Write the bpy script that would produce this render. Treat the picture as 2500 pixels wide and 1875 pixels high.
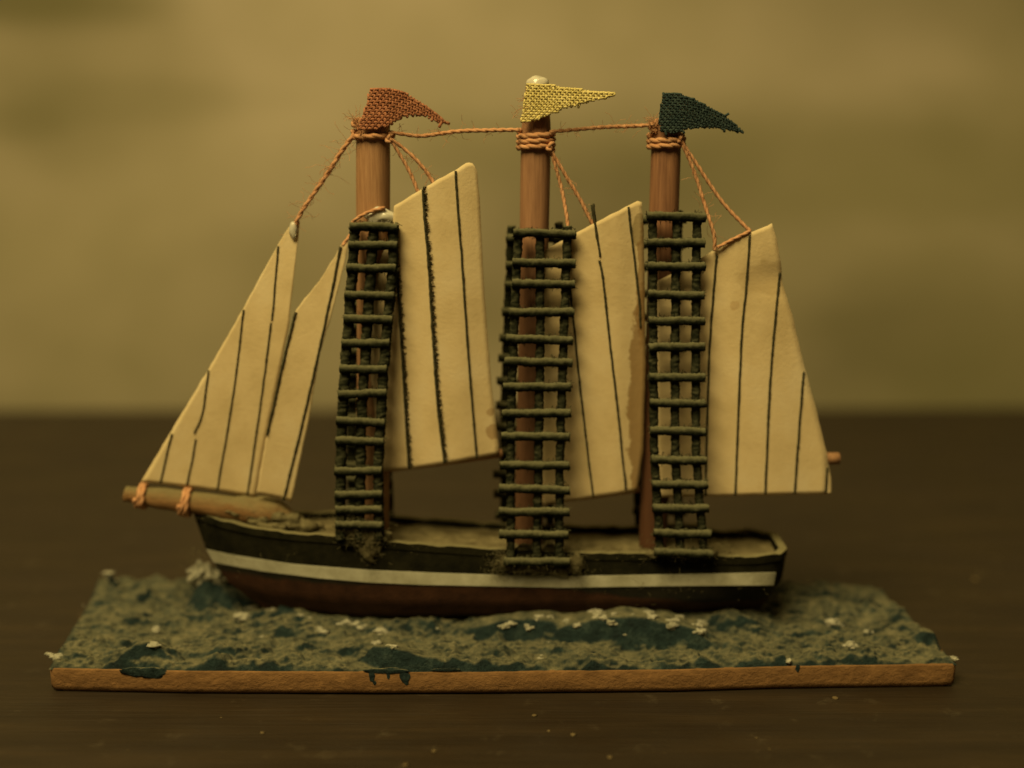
import bpy, bmesh, math, random
from mathutils import Vector, noise
random.seed(7)
S = bpy.context.scene
for o in list(bpy.data.objects): bpy.data.objects.remove(o)

# ------------------------------------------------------------------ camera
FPX = 3000.0                       # focal length in photo pixels (photo 2500 x 1875)
PITCH = math.atan(597.0 / FPX)
CAM = Vector((0.0, -0.1835, 0.0789))
FWD = Vector((0, math.cos(PITCH), -math.sin(PITCH)))
UP = Vector((0, math.sin(PITCH), math.cos(PITCH)))
cd = bpy.data.cameras.new('camera'); cam = bpy.data.objects.new('camera', cd)
S.collection.objects.link(cam); S.camera = cam
cam.location = CAM; cam.rotation_euler = (math.radians(90) - PITCH, 0, 0)
cd.sensor_width = 36; cd.lens = 36 * FPX / 2500
cd.clip_start = 0.005; cd.clip_end = 50
cd.dof.use_dof = True
cd.dof.focus_distance = 0.1745       # focus fell a little in front of the ship
cd.dof.aperture_fstop = 6.8

# ------------------------------------------------------------------ light
W = bpy.data.worlds.new('World'); S.world = W; W.use_nodes = True
W.node_tree.nodes['Background'].inputs[0].default_value = (1.0, 0.78, 0.42, 1)
W.node_tree.nodes['Background'].inputs[1].default_value = 0.020
ld = bpy.data.lights.new('room_lamp', 'AREA'); lo = bpy.data.objects.new('room_lamp', ld)
S.collection.objects.link(lo)
ld.shape = 'DISK'; ld.size = 0.46; ld.energy = 10.0; ld.color = (1.0, 0.785, 0.34)
lo.location = (-0.22, -0.36, 0.70)
lo.rotation_euler = (Vector((0.0, 0.04, 0.03)) - lo.location).to_track_quat('-Z', 'Y').to_euler()
S.view_settings.view_transform = 'Standard'; S.view_settings.look = 'None'
S.view_settings.gamma = 1; S.view_settings.exposure = 0

# ------------------------------------------------------------------ helpers
def ray(u, v):
    return FWD + Vector((1, 0, 0)) * ((u - 1250) / FPX) + UP * ((937.5 - v) / FPX)
def P(u, v, Y=0.0):
    d = ray(u, v); return CAM + d * ((Y - CAM.y) / d.y)
def PZ(u, v, Z=0.0):
    d = ray(u, v); return CAM + d * ((Z - CAM.z) / d.z)
PX = 0.187 / FPX                    # metres per photo pixel at the ship

def link(name, me, mat, parent=None, smooth=True):
    o = bpy.data.objects.new(name, me); S.collection.objects.link(o)
    if mat: me.materials.append(mat)
    if smooth:
        for p in me.polygons: p.use_smooth = True
    if parent: o.parent = parent
    return o
def bobj(name, bm, mat, parent=None, smooth=True):
    me = bpy.data.meshes.new(name)
    bmesh.ops.recalc_face_normals(bm, faces=bm.faces)
    bm.to_mesh(me); bm.free()
    return link(name, me, mat, parent, smooth)
def interp(pts, x):
    if x <= pts[0][0]: return pts[0][1]
    for (a, b), (c, d) in zip(pts, pts[1:]):
        if x <= c: return b + (d - b) * (x - a) / (c - a)
    return pts[-1][1]
def smoothstep(a, b, x):
    t = min(1, max(0, (x - a) / (b - a))); return t * t * (3 - 2 * t)
def catmull(pts, n=8):
    pts = [Vector(p) for p in pts]
    if len(pts) < 3:
        return [pts[0].lerp(pts[1], i / n) for i in range(n + 1)]
    q = [pts[0] * 2 - pts[1]] + pts + [pts[-1] * 2 - pts[-2]]; out = []
    for i in range(1, len(q) - 2):
        p0, p1, p2, p3 = q[i-1], q[i], q[i+1], q[i+2]
        for k in range(n):
            t = k / n
            out.append(0.5 * ((2*p1) + (p2-p0)*t + (2*p0-5*p1+4*p2-p3)*t*t + (3*p1-p0-3*p2+p3)*t**3))
    out.append(pts[-1]); return out
def resample(pts, step):
    out = [pts[0].copy()]; need = step
    for a, b in zip(pts, pts[1:]):
        L = (b - a).length; pos = 0
        while L - pos >= need:
            pos += need; out.append(a.lerp(b, pos / L)); need = step
        need -= (L - pos)
    if (out[-1] - pts[-1]).length > step * 0.3: out.append(pts[-1].copy())
    return out
def frames(pts):
    fr = []; n = None
    for i in range(len(pts)):
        t = (pts[min(i+1, len(pts)-1)] - pts[max(i-1, 0)])
        if t.length < 1e-12: t = Vector((0, 0, 1))
        t.normalize()
        if n is None:
            n = Vector((0, -1, 0)) if abs(t.y) < 0.9 else Vector((0, 0, 1))
        n = (n - t * n.dot(t))
        if n.length < 1e-6: n = t.orthogonal()
        n.normalize(); fr.append((t, n, t.cross(n)))
    return fr
def tube(bm, pts, r, seg=8, rf=None, cap=True):
    fr = frames(pts); rings = []
    for i, (p, (t, n, b)) in enumerate(zip(pts, fr)):
        rr = r * (rf(i / max(1, len(pts)-1)) if rf else 1)
        rings.append([bm.verts.new(p + (n * math.cos(2*math.pi*k/seg) + b * math.sin(2*math.pi*k/seg)) * rr) for k in range(seg)])
    for A, B in zip(rings, rings[1:]):
        for k in range(seg):
            bm.faces.new((A[k], A[(k+1) % seg], B[(k+1) % seg], B[k]))
    if cap:
        bm.faces.new(rings[0][::-1]); bm.faces.new(rings[-1])
def wob(p, s, a):
    return p + Vector(noise.noise_vector(p * s)) * a
def twisted(bm, pts, R, pitch=None, ply=2, seg=6, fuzz=0.12, off=0.28):
    pitch = pitch or R * 7
    pts = resample(pts, pitch / 8); fr = frames(pts)
    for s in range(ply):
        ln = []
        for i, (p, (t, n, b)) in enumerate(zip(pts, fr)):
            a = 2 * math.pi * (i / 8 + s / ply)
            ln.append(wob(p + (n * math.cos(a) + b * math.sin(a)) * R * off, 1500, R * fuzz))
        if len(ln) > 1: tube(bm, ln, R * (1.04 - off), seg)
def box(bm, c, h, jitter=0):
    vs = [bm.verts.new(Vector(c) + Vector((sx*h[0], sy*h[1], sz*h[2]))) for sx in (-1, 1) for sy in (-1, 1) for sz in (-1, 1)]
    for f in ((0,1,3,2), (4,6,7,5), (0,4,5,1), (2,3,7,6), (0,2,6,4), (1,5,7,3)):
        bm.faces.new([vs[i] for i in f])
def blob(c, r, seed=0, sub=2, amp=0.35, squash=(1, 1, 1)):
    bm = bmesh.new(); bmesh.ops.create_icosphere(bm, subdivisions=sub, radius=1)
    off = Vector((seed * 3.7, seed * 1.3, seed * 7.1))
    for v in bm.verts:
        k = 1 + amp * noise.noise(v.co * 1.4 + off) + amp * .5 * noise.noise(v.co * 3.1 + off)
        v.co = Vector(c) + Vector((v.co.x*squash[0], v.co.y*squash[1], v.co.z*squash[2])) * (k * r)
    return bm
def fibre(bm, p, d, L, r, curl=0.6, n=5):
    pts = [p.copy()]; d = d.normalized()
    for i in range(n):
        d = (d + Vector((random.gauss(0, 1), random.gauss(0, 1), random.gauss(0, 1))) * curl / n * 1.6).normalized()
        pts.append(pts[-1] + d * (L / n))
    tube(bm, pts, r, 3, cap=False)

# ------------------------------------------------------------------ materials
def mat(name):
    m = bpy.data.materials.new(name); m.use_nodes = True
    nt = m.node_tree; return m, nt, nt.nodes['Principled BSDF']
def N(nt, t, **kw):
    n = nt.nodes.new(t)
    for k, v in kw.items():
        if k in n.inputs: n.inputs[k].default_value = v
        else: setattr(n, k, v)
    return n
def coords(nt, scale=(1, 1, 1)):
    g = N(nt, 'ShaderNodeNewGeometry'); mp = N(nt, 'ShaderNodeMapping'); mp.inputs['Scale'].default_value = scale
    nt.links.new(g.outputs['Position'], mp.inputs[0]); return mp.outputs[0]
def nz(nt, co, scale, detail=4, rough=0.6):
    n = N(nt, 'ShaderNodeTexNoise'); n.inputs['Scale'].default_value = scale
    n.inputs['Detail'].default_value = detail; n.inputs['Roughness'].default_value = rough
    nt.links.new(co, n.inputs['Vector']); return n.outputs['Fac']
def ramp(nt, fac, stops):
    r = N(nt, 'ShaderNodeValToRGB'); e = r.color_ramp.elements
    while len(e) < len(stops): e.new(0.5)
    for el, (p, c) in zip(e, stops):
        el.position = p; el.color = (*c, 1) if len(c) == 3 else c
    nt.links.new(fac, r.inputs[0]); return r.outputs[0]
def mth(nt, op, a, b):
    m = N(nt, 'ShaderNodeMath', operation=op)
    for i, x in enumerate((a, b)):
        if isinstance(x, (int, float)): m.inputs[i].default_value = x
        else: nt.links.new(x, m.inputs[i])
    return m.outputs[0]
def mix(nt, f, a, b):
    m = N(nt, 'ShaderNodeMix', data_type='RGBA')
    for i, x in ((0, f), (6, a), (7, b)):
        if isinstance(x, (int, float)): m.inputs[i].default_value = x
        elif isinstance(x, tuple): m.inputs[i].default_value = (*x, 1)
        else: nt.links.new(x, m.inputs[i])
    return m.outputs[2]
def bump(nt, b, h, dist, strength=1.0):
    n = N(nt, 'ShaderNodeBump'); n.inputs['Distance'].default_value = dist; n.inputs['Strength'].default_value = strength
    nt.links.new(h, n.inputs['Height']); nt.links.new(n.outputs[0], b.inputs['Normal'])
def up_mask(nt, lo_, hi, nscale=900, namp=0.6):
    g = N(nt, 'ShaderNodeNewGeometry'); s = N(nt, 'ShaderNodeSeparateXYZ'); nt.links.new(g.outputs['Normal'], s.inputs[0])
    n = nz(nt, coords(nt), nscale, 5, 0.7)
    v = mth(nt, 'ADD', s.outputs['Z'], mth(nt, 'MULTIPLY', mth(nt, 'SUBTRACT', n, 0.5), namp))
    r = N(nt, 'ShaderNodeMapRange'); r.inputs[1].default_value = lo_; r.inputs[2].default_value = hi
    nt.links.new(v, r.inputs[0]); return r.outputs[0]
def simple(name, a, b, scale, rough=0.8, bdist=0.0001, bscale=None, spec=0.3, stretch=(1, 1, 1), dust=None, dlo=0.3, dhi=0.9, dns=900, dnamp=.6):
    m, nt, p = mat(name); co = coords(nt, stretch)
    c = ramp(nt, nz(nt, co, scale, 5, 0.65), [(0.3, a), (0.7, b)])
    if dust: c = mix(nt, up_mask(nt, dlo, dhi, dns, dnamp), c, dust)
    nt.links.new(c, p.inputs['Base Color']); p.inputs['Roughness'].default_value = rough
    p.inputs['Specular IOR Level'].default_value = spec
    if bdist: bump(nt, p, nz(nt, co, bscale or scale * 3, 5, 0.7), bdist)
    return m
DUST = (0.16, 0.142, 0.076)

M = {}
# dark table top: long grain lines, dull dusty varnish
m, nt, p = mat('table_wood'); co = coords(nt, (1, 9, 9))
f = nz(nt, co, 26, 8, 0.62); g2 = nz(nt, coords(nt, (1, 30, 30)), 40, 6, 0.6)
c = ramp(nt, f, [(0.30, (0.009, 0.006, 0.0028)), (0.5, (0.016, 0.011, 0.005)), (0.70, (0.030, 0.0195, 0.0085))])
c = mix(nt, mth(nt, 'MULTIPLY', g2, 0.5), c, (0.036, 0.022, 0.011))
dn = ramp(nt, nz(nt, coords(nt), 190, 8, 0.75), [(0.58, (0, 0, 0)), (0.82, (1, 1, 1))])
c = mix(nt, mth(nt, 'MULTIPLY', dn, 0.35), c, (0.16, 0.13, 0.08))
nt.links.new(c, p.inputs['Base Color']); p.inputs['Specular IOR Level'].default_value = 0.35
nt.links.new(ramp(nt, nz(nt, coords(nt), 60, 5), [(0.3, (0.42,)*3), (0.7, (0.62,)*3)]), p.inputs['Roughness'])
bump(nt, p, g2, 0.0004, 0.5); M['table'] = m
# wall: mottled khaki plaster paint
m, nt, p = mat('wall_paint'); co = coords(nt, (0.9, 1, 1.0))
f = nz(nt, co, 9, 3, 0.5)
c = ramp(nt, f, [(0.34, (0.215, 0.186, 0.100)), (0.48, (0.285, 0.242, 0.146)), (0.64, (0.355, 0.298, 0.200))])
f2 = ramp(nt, nz(nt, coords(nt, (0.9, 1, 1.1)), 20, 3, 0.5), [(0.35, (0.85, 0.86, 0.80)), (0.6, (1, 1, 1))])
mm = N(nt, 'ShaderNodeMix', data_type='RGBA', blend_type='MULTIPLY'); mm.inputs[0].default_value = 0.8
nt.links.new(c, mm.inputs[6]); nt.links.new(f2, mm.inputs[7])
c = mm.outputs[2]
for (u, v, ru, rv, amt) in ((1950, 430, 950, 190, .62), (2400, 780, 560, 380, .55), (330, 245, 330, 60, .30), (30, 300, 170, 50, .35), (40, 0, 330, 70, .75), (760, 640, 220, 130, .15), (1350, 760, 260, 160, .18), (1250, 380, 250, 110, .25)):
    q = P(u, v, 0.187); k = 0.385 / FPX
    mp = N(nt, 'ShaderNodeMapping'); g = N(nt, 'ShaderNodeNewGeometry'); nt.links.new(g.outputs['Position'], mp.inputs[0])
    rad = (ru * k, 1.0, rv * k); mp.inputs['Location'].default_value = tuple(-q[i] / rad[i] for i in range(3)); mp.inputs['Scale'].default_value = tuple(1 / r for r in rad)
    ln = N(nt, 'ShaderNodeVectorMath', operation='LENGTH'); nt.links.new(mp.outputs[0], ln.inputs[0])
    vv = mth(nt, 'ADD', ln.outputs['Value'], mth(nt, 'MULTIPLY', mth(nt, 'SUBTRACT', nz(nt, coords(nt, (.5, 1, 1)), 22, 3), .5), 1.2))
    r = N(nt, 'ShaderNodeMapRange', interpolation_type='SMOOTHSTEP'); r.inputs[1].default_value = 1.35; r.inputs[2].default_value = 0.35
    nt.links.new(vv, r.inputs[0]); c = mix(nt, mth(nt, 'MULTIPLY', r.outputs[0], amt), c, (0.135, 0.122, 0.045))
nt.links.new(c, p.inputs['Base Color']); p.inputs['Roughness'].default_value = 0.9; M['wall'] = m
# base board: reddish raw wood
M['board'] = simple('raw_board_wood', (0.125, 0.066, 0.027), (0.235, 0.126, 0.050), 420, 0.95, 0.0003, 1100, 0.08, (.8, 1.2, 1.2))
M['mast'] = simple('mast_wood', (0.27, 0.135, 0.062), (0.45, 0.25, 0.125), 600, 0.55, 0.00008, 1500, 0.35, (5, 5, .25))
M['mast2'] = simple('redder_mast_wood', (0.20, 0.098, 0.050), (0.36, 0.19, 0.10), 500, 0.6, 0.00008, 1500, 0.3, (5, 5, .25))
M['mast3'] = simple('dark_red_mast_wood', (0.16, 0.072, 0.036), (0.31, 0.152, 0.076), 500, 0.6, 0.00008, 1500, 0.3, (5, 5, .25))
def painted_shade(m3, amt, u):  # darkens the lower mast: shade from nets and sails painted into the wood colour
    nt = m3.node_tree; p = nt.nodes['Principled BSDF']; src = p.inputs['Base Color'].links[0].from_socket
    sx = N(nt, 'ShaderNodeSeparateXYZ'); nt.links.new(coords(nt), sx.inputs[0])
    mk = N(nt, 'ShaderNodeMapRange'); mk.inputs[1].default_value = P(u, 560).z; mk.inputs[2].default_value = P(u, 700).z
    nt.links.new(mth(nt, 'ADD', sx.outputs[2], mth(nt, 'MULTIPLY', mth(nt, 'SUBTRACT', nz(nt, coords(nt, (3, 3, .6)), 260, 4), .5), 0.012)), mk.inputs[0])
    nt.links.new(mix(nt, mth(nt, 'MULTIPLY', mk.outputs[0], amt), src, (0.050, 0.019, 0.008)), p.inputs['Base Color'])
painted_shade(M['mast3'], 0.85, 1610); painted_shade(M['mast2'], 0.7, 1300)
M['bowsprit'] = simple('bowsprit_wood', (0.20, 0.105, 0.042), (0.34, 0.19, 0.08), 420, 0.9, 0.0003, 1500, 0.1, (.5, 4, 4), (0.19, 0.155, 0.075), 0.0, 0.9)
M['orange'] = simple('orange_cotton', (0.40, 0.19, 0.09), (0.56, 0.31, 0.165), 900, 0.95, 0.00006, 5000, 0.1)
M['cord'] = simple('green_black_cord', (0.008, 0.010, 0.006), (0.026, 0.028, 0.016), 900, 1.0, 0.0003, 3500, 0.03, dust=(0.15, 0.142, 0.08), dlo=-0.05, dhi=1.05, dns=1500)
M['black'] = simple('black_hull_paint', (0.005, 0.005, 0.003), (0.020, 0.018, 0.009), 300, 0.95, 0.00015, 1800, 0.05, dust=DUST, dlo=0.30, dhi=0.75, dnamp=.3)
m, nt, p = mat('oxblood_hull_paint'); co = coords(nt)
cr = ramp(nt, nz(nt, co, 400, 5, .65), [(0.3, (0.022, 0.008, 0.0038)), (0.7, (0.050, 0.020, 0.009))])
cb = ramp(nt, nz(nt, co, 300, 5, .65), [(0.3, (0.005, 0.005, 0.003)), (0.7, (0.018, 0.015, 0.008))])
sx = N(nt, 'ShaderNodeSeparateXYZ'); nt.links.new(co, sx.inputs[0])
# boundary height falls towards the stern: z_b(x)
zb = N(nt, 'ShaderNodeMapRange'); zb.inputs[1].default_value = -0.002; zb.inputs[2].default_value = 0.038; zb.inputs[3].default_value = 0.0127; zb.inputs[4].default_value = 0.0086
nt.links.new(sx.outputs[0], zb.inputs[0])
dz = mth(nt, 'SUBTRACT', mth(nt, 'ADD', sx.outputs[2], mth(nt, 'MULTIPLY', mth(nt, 'SUBTRACT', nz(nt, coords(nt, (.4, 1, 1)), 300, 4), .5), 0.002)), zb.outputs[0])
mk = N(nt, 'ShaderNodeMapRange'); mk.inputs[1].default_value = -0.0003; mk.inputs[2].default_value = 0.0003; nt.links.new(dz, mk.inputs[0])
c = mix(nt, mk.outputs[0], cr, cb); c = mix(nt, up_mask(nt, .5, 1.0), c, DUST)
nt.links.new(c, p.inputs['Base Color']); p.inputs['Roughness'].default_value = 0.75; p.inputs['Specular IOR Level'].default_value = 0.2
bump(nt, p, nz(nt, co, 2000, 5, .7), 0.0001); M['red'] = m
M['stripe'] = simple('white_paper_stripe', (0.26, 0.245, 0.165), (0.48, 0.46, 0.355), 260, 0.85, 0.00004, 3000, 0.2)
M['deck'] = simple('dusty_deck', (0.07, 0.056, 0.027), (0.19, 0.16, 0.085), 420, 0.97, 0.0003, 1600, 0.1)
M['dust'] = simple('grey_dust', (0.11, 0.092, 0.046), (0.24, 0.208, 0.112), 600, 1.0, 0.0006, 1800, 0.03)
M['crumb'] = simple('brown_crumb', (0.08, 0.055, 0.025), (0.16, 0.12, 0.06), 800, 1.0, 0, None, 0.05)
m, nt, p = mat('dried_glue'); p.inputs['Base Color'].default_value = (0.75, 0.70, 0.55, 1)
p.inputs['Roughness'].default_value = 0.18; p.inputs['Transmission Weight'].default_value = 0.35; p.inputs['Subsurface Weight'].default_value = 0.0
M['glue'] = m
M['foam'] = simple('white_foam_paint', (0.17, 0.165, 0.11), (0.46, 0.435, 0.335), 1300, 0.9, 0.0003, 2500, 0.2)
M['ink'] = simple('black_seam_thread', (0.022, 0.021, 0.011), (0.065, 0.058, 0.03), 1500, 0.95, 0.00005, 6000, 0.1)
M['flag_red'] = simple('red_canvas', (0.27, 0.105, 0.055), (0.42, 0.185, 0.10), 420, 0.9, 0.00006, 6000, 0.1)
M['flag_yellow'] = simple('yellow_canvas', (0.52, 0.42, 0.14), (0.70, 0.59, 0.25), 420, 0.9, 0.00006, 6000, 0.1)
M['flag_dark'] = simple('navy_canvas', (0.018, 0.032, 0.034), (0.045, 0.065, 0.058), 700, 0.9, 0.00006, 6000, 0.1)
# sea: dark blue plaster, dust lying on everything that faces up
m, nt, p = mat('painted_sea')
co = coords(nt)
blue = ramp(nt, nz(nt, co, 330, 6, .72), [(0.3, (0.004, 0.010, 0.011)), (0.52, (0.013, 0.029, 0.029)), (0.72, (0.050, 0.074, 0.064))])
dustc = ramp(nt, nz(nt, co, 420, 6, .72), [(0.3, (0.055, 0.062, 0.040)), (0.52, (0.155, 0.147, 0.085)), (0.72, (0.27, 0.242, 0.14))])
c = mix(nt, up_mask(nt, 0.52, 0.98, 330, 0.5), blue, dustc)
nt.links.new(c, p.inputs['Base Color']); p.inputs['Roughness'].default_value = 0.85; p.inputs['Specular IOR Level'].default_value = 0.25
bump(nt, p, nz(nt, co, 900, 6, .75), 0.0009); M['sea'] = m
# sail paper: cream paper, fibres, foxing; stain centres are given in the sail's own pixels -> metres
def paper(name, stains=()):
    m, nt, p = mat(name); co = coords(nt)
    c = ramp(nt, nz(nt, co, 130, 5, .6), [(0.30, (0.66, 0.515, 0.275)), (0.52, (0.76, 0.61, 0.35)), (0.72, (0.80, 0.665, 0.415))])
    sp = ramp(nt, nz(nt, co, 420, 4, .6), [(0.60, (0, 0, 0)), (0.78, (1, 1, 1))])
    c = mix(nt, mth(nt, 'MULTIPLY', sp, 0.22), c, (0.55, 0.38, 0.18))
    for (loc, rad, sc, col, amt) in stains:
        mp = N(nt, 'ShaderNodeMapping'); g = N(nt, 'ShaderNodeNewGeometry'); nt.links.new(g.outputs['Position'], mp.inputs[0])
        mp.inputs['Location'].default_value = tuple(-loc[i] / rad[i] for i in range(3))
        mp.inputs['Scale'].default_value = tuple(1 / r for r in rad)
        ln = N(nt, 'ShaderNodeVectorMath', operation='LENGTH'); nt.links.new(mp.outputs[0], ln.inputs[0])
        v = mth(nt, 'ADD', ln.outputs['Value'], mth(nt, 'MULTIPLY', mth(nt, 'SUBTRACT', nz(nt, co, sc, 3), .5), 1.6))
        r = N(nt, 'ShaderNodeMapRange'); r.inputs[1].default_value = 1.08; r.inputs[2].default_value = 0.9
        nt.links.new(v, r.inputs[0]); c = mix(nt, mth(nt, 'MULTIPLY', r.outputs[0], amt), c, col)
    nt.links.new(c, p.inputs['Base Color']); p.inputs['Roughness'].default_value = 0.9; p.inputs['Specular IOR Level'].default_value = 0.2
    bump(nt, p, nz(nt, co, 1800, 5, .7), 0.00006)
    tl = N(nt, 'ShaderNodeBsdfTranslucent'); nt.links.new(c, tl.inputs[0]); ms = N(nt, 'ShaderNodeMixShader'); ms.inputs[0].default_value = 0.28
    nt.links.new(p.outputs[0], ms.inputs[1]); nt.links.new(tl.outputs[0], ms.inputs[2]); nt.links.new(ms.outputs[0], nt.nodes['Material Output'].inputs[0])
    return m

# ------------------------------------------------------------------ setting
def struct(o): o['kind'] = 'structure'; return o
TABLE_BACK = 0.1685
bm = bmesh.new()
vs = [bm.verts.new(v) for v in ((-1.2, -0.9, 0), (1.2, -0.9, 0), (1.2, TABLE_BACK + 0.022, 0), (-1.2, TABLE_BACK - 0.010, 0))]
bm.faces.new(vs); vs2 = [bm.verts.new(v.co - Vector((0, 0, 0.025))) for v in vs]; bm.faces.new(vs2[::-1])
for i in range(4): bm.faces.new((vs[i], vs2[i], vs2[(i+1) % 4], vs[(i+1) % 4]))
t = struct(bobj('table_top', bm, M['table'], None, False)); t['label'] = 'dark brown wooden table top under the model ship'; t['category'] = 'table'
bm = bmesh.new(); nx, nzz = 120, 70; G = []
for j in range(nzz + 1):
    row = []
    for i in range(nx + 1):
        x = -1.0 + 2.0 * i / nx; z = -0.4 + 1.3 * j / nzz
        y = TABLE_BACK + 0.018 + 0.0133 * x + 0.012 * noise.noise(Vector((x * 6, z * 11, 0.3))) + 0.006 * noise.noise(Vector((x * 14, z * 24, 4)))
        row.append(bm.verts.new((x, y, z)))
    G.append(row)
for j in range(nzz):
    for i in range(nx): bm.faces.new((G[j][i], G[j][i+1], G[j+1][i+1], G[j+1][i]))
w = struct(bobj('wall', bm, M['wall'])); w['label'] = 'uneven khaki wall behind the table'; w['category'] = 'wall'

# ------------------------------------------------------------------ the model ship
SHIP = bpy.data.objects.new('model_ship', None); S.collection.objects.link(SHIP)
SHIP.empty_display_size = 0.01
SHIP['label'] = 'dusty handmade three-masted sailing ship model fixed on a painted sea and wooden base'
SHIP['category'] = 'model ship'

# base board -------------------------------------------------------
BT = 0.0036
fr_px = [(123, 1688), (460, 1696), (895, 1699), (1184, 1698), (1645, 1693), (1907, 1684), (2334, 1677)]
front = [PZ(u, v, 0) for u, v in fr_px]
ymean = [front[0].y + (front[-1].y - front[0].y) * i / (len(front) - 1) for i in range(len(front))]
front = [Vector((p.x, 0.9 * p.y + 0.1 * (ym - 0.0006), 0)) for p, ym in zip(front, ymean)]
BL = PZ(238, 1437, BT); BR = PZ(2146, 1440, BT)
def edge_x(y):
    a = (y - front[0].y) / (BL.y - front[0].y); b = (y - front[-1].y) / (BR.y - front[-1].y)
    return front[0].x + (BL.x - front[0].x) * a, front[-1].x + (BR.x - front[-1].x) * b
def front_y(x): return interp([(p.x, p.y) for p in front], x)
def back_y(x): return BL.y + (BR.y - BL.y) * (x - BL.x) / (BR.x - BL.x)
outline = [Vector((p.x, p.y)) for p in front] + [Vector((BR.x, BR.y)), Vector((BL.x, BL.y))]
bm = bmesh.new()
# cut corners a little, dense front edge
ol = []
n = len(outline)
for i, p in enumerate(outline):
    if i in (0, n-1, n-2, n-3):
        a = outline[i-1]; b = outline[(i+1) % n]
        for q in (a, b):
            ol.append(p + (q - p).normalized() * 0.0007)
    else: ol.append(p)
dens = []
for a, b in zip(ol, ol[1:] + ol[:1]):
    k = max(1, int((b - a).length / 0.0015))
    for i in range(k): dens.append(a.lerp(b, i / k))
cen = Vector((0, 0))
for p in dens: cen += p / len(dens)
rings = []
for z, ins in ((0, 0.0012), (0.00025, 0.0010), (0.00035, 0.0001), (0.0010, 0.0), (0.0018, 0.0), (BT - 0.0002, 0.0), (BT, 0.0002)):
    ring = []
    for p in dens:
        d = (p - cen).normalized()
        q = p - d * (ins + 0.00008 * noise.noise(Vector((p.x * 300, p.y * 300, z * 400))))
        ring.append(bm.verts.new((q.x, q.y, z)))
    rings.append(ring)
for A, B in zip(rings, rings[1:]):
    for k in range(len(A)): bm.faces.new((A[k], A[(k+1) % len(A)], B[(k+1) % len(A)], B[k]))
bm.faces.new(rings[0][::-1]); bm.faces.new(rings[-1])
board = bobj('base_board', bm, M['board'], SHIP, True)
board['label'] = 'reddish raw wooden board under the sea'

# sea --------------------------------------------------------------
# waves: polyline of (u, v of crest, v of foot) read on the photograph; the foot lies on the board's plane
WAVES = [[(245, 1612, 1625), (300, 1590, 1622), (330, 1562, 1618), (365, 1560, 1616), (395, 1578, 1614), (420, 1604, 1614)],
         [(440, 1585, 1600), (540, 1578, 1604), (640, 1582, 1598)], [(668, 1506, 1526), (720, 1480, 1528), (780, 1488, 1528), (830, 1508, 1526)],
         [(890, 1590, 1612), (912, 1566, 1622), (955, 1566, 1632), (1000, 1588, 1640), (1060, 1606, 1642), (1150, 1626, 1640)],
         [(1125, 1543, 1556), (1190, 1524, 1562), (1260, 1510, 1564), (1340, 1506, 1564), (1390, 1524, 1566)],
         [(1370, 1526, 1570), (1440, 1500, 1576), (1520, 1488, 1578), (1580, 1492, 1580), (1640, 1510, 1582), (1705, 1524, 1584), (1735, 1560, 1580)],
         [(1270, 1618, 1638), (1330, 1618, 1642), (1425, 1628, 1640)], [(1440, 1622, 1634), (1620, 1618, 1630), (1800, 1614, 1624), (2000, 1606, 1616)],
         [(2005, 1518, 1528), (2050, 1526, 1545), (2095, 1538, 1556), (2125, 1528, 1550), (2170, 1512, 1528)],
         [(2235, 1552, 1572), (2255, 1534, 1576), (2285, 1540, 1574)], [(1840, 1542, 1552), (1910, 1538, 1555), (1985, 1542, 1552)], [(1822, 1562, 1570), (1870, 1560, 1573), (1928, 1566, 1573)],
         [(1920, 1484, 1492), (1955, 1482, 1497), (1985, 1488, 1496)], [(1925, 1508, 1516), (1955, 1505, 1519), (1985, 1510, 1518)],
         [(330, 1455, 1470), (355, 1448, 1477), (380, 1455, 1470)], [(448, 1452, 1466), (478, 1452, 1470)], [(290, 1512, 1522), (330, 1506, 1526), (372, 1512, 1522)], [(400, 1505, 1515), (425, 1500, 1516)],
         [(755, 1582, 1594), (830, 1576, 1598), (895, 1584, 1594)], [(560, 1512, 1522), (610, 1502, 1524), (650, 1512, 1522)], [(460, 1540, 1550), (520, 1534, 1552), (590, 1542, 1550)],
         [(640, 1548, 1558), (700, 1540, 1560), (780, 1550, 1558)], [(2030, 1580, 1586), (2075, 1574, 1590), (2110, 1580, 1588)], [(2170, 1560, 1568), (2200, 1552, 1572), (2230, 1560, 1568)], [(1750, 1540, 1548), (1790, 1534, 1550), (1830, 1540, 1548)]]
cw = []
for wv in WAVES:
    pts = []
    for u, vc, vf in wv:
        F = PZ(u, vf, BT + 0.0006); wf = min(0.0012, max(0.00045, (vf - vc) * 0.000016))
        C = P(u, vc, F.y + wf * 1.25); pts.append((C.x, C.y, max(0.0002, C.z - BT - 0.0010), wf))
    cw.append(pts)
bow = PZ(505, 1470, 0.0055)
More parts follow.
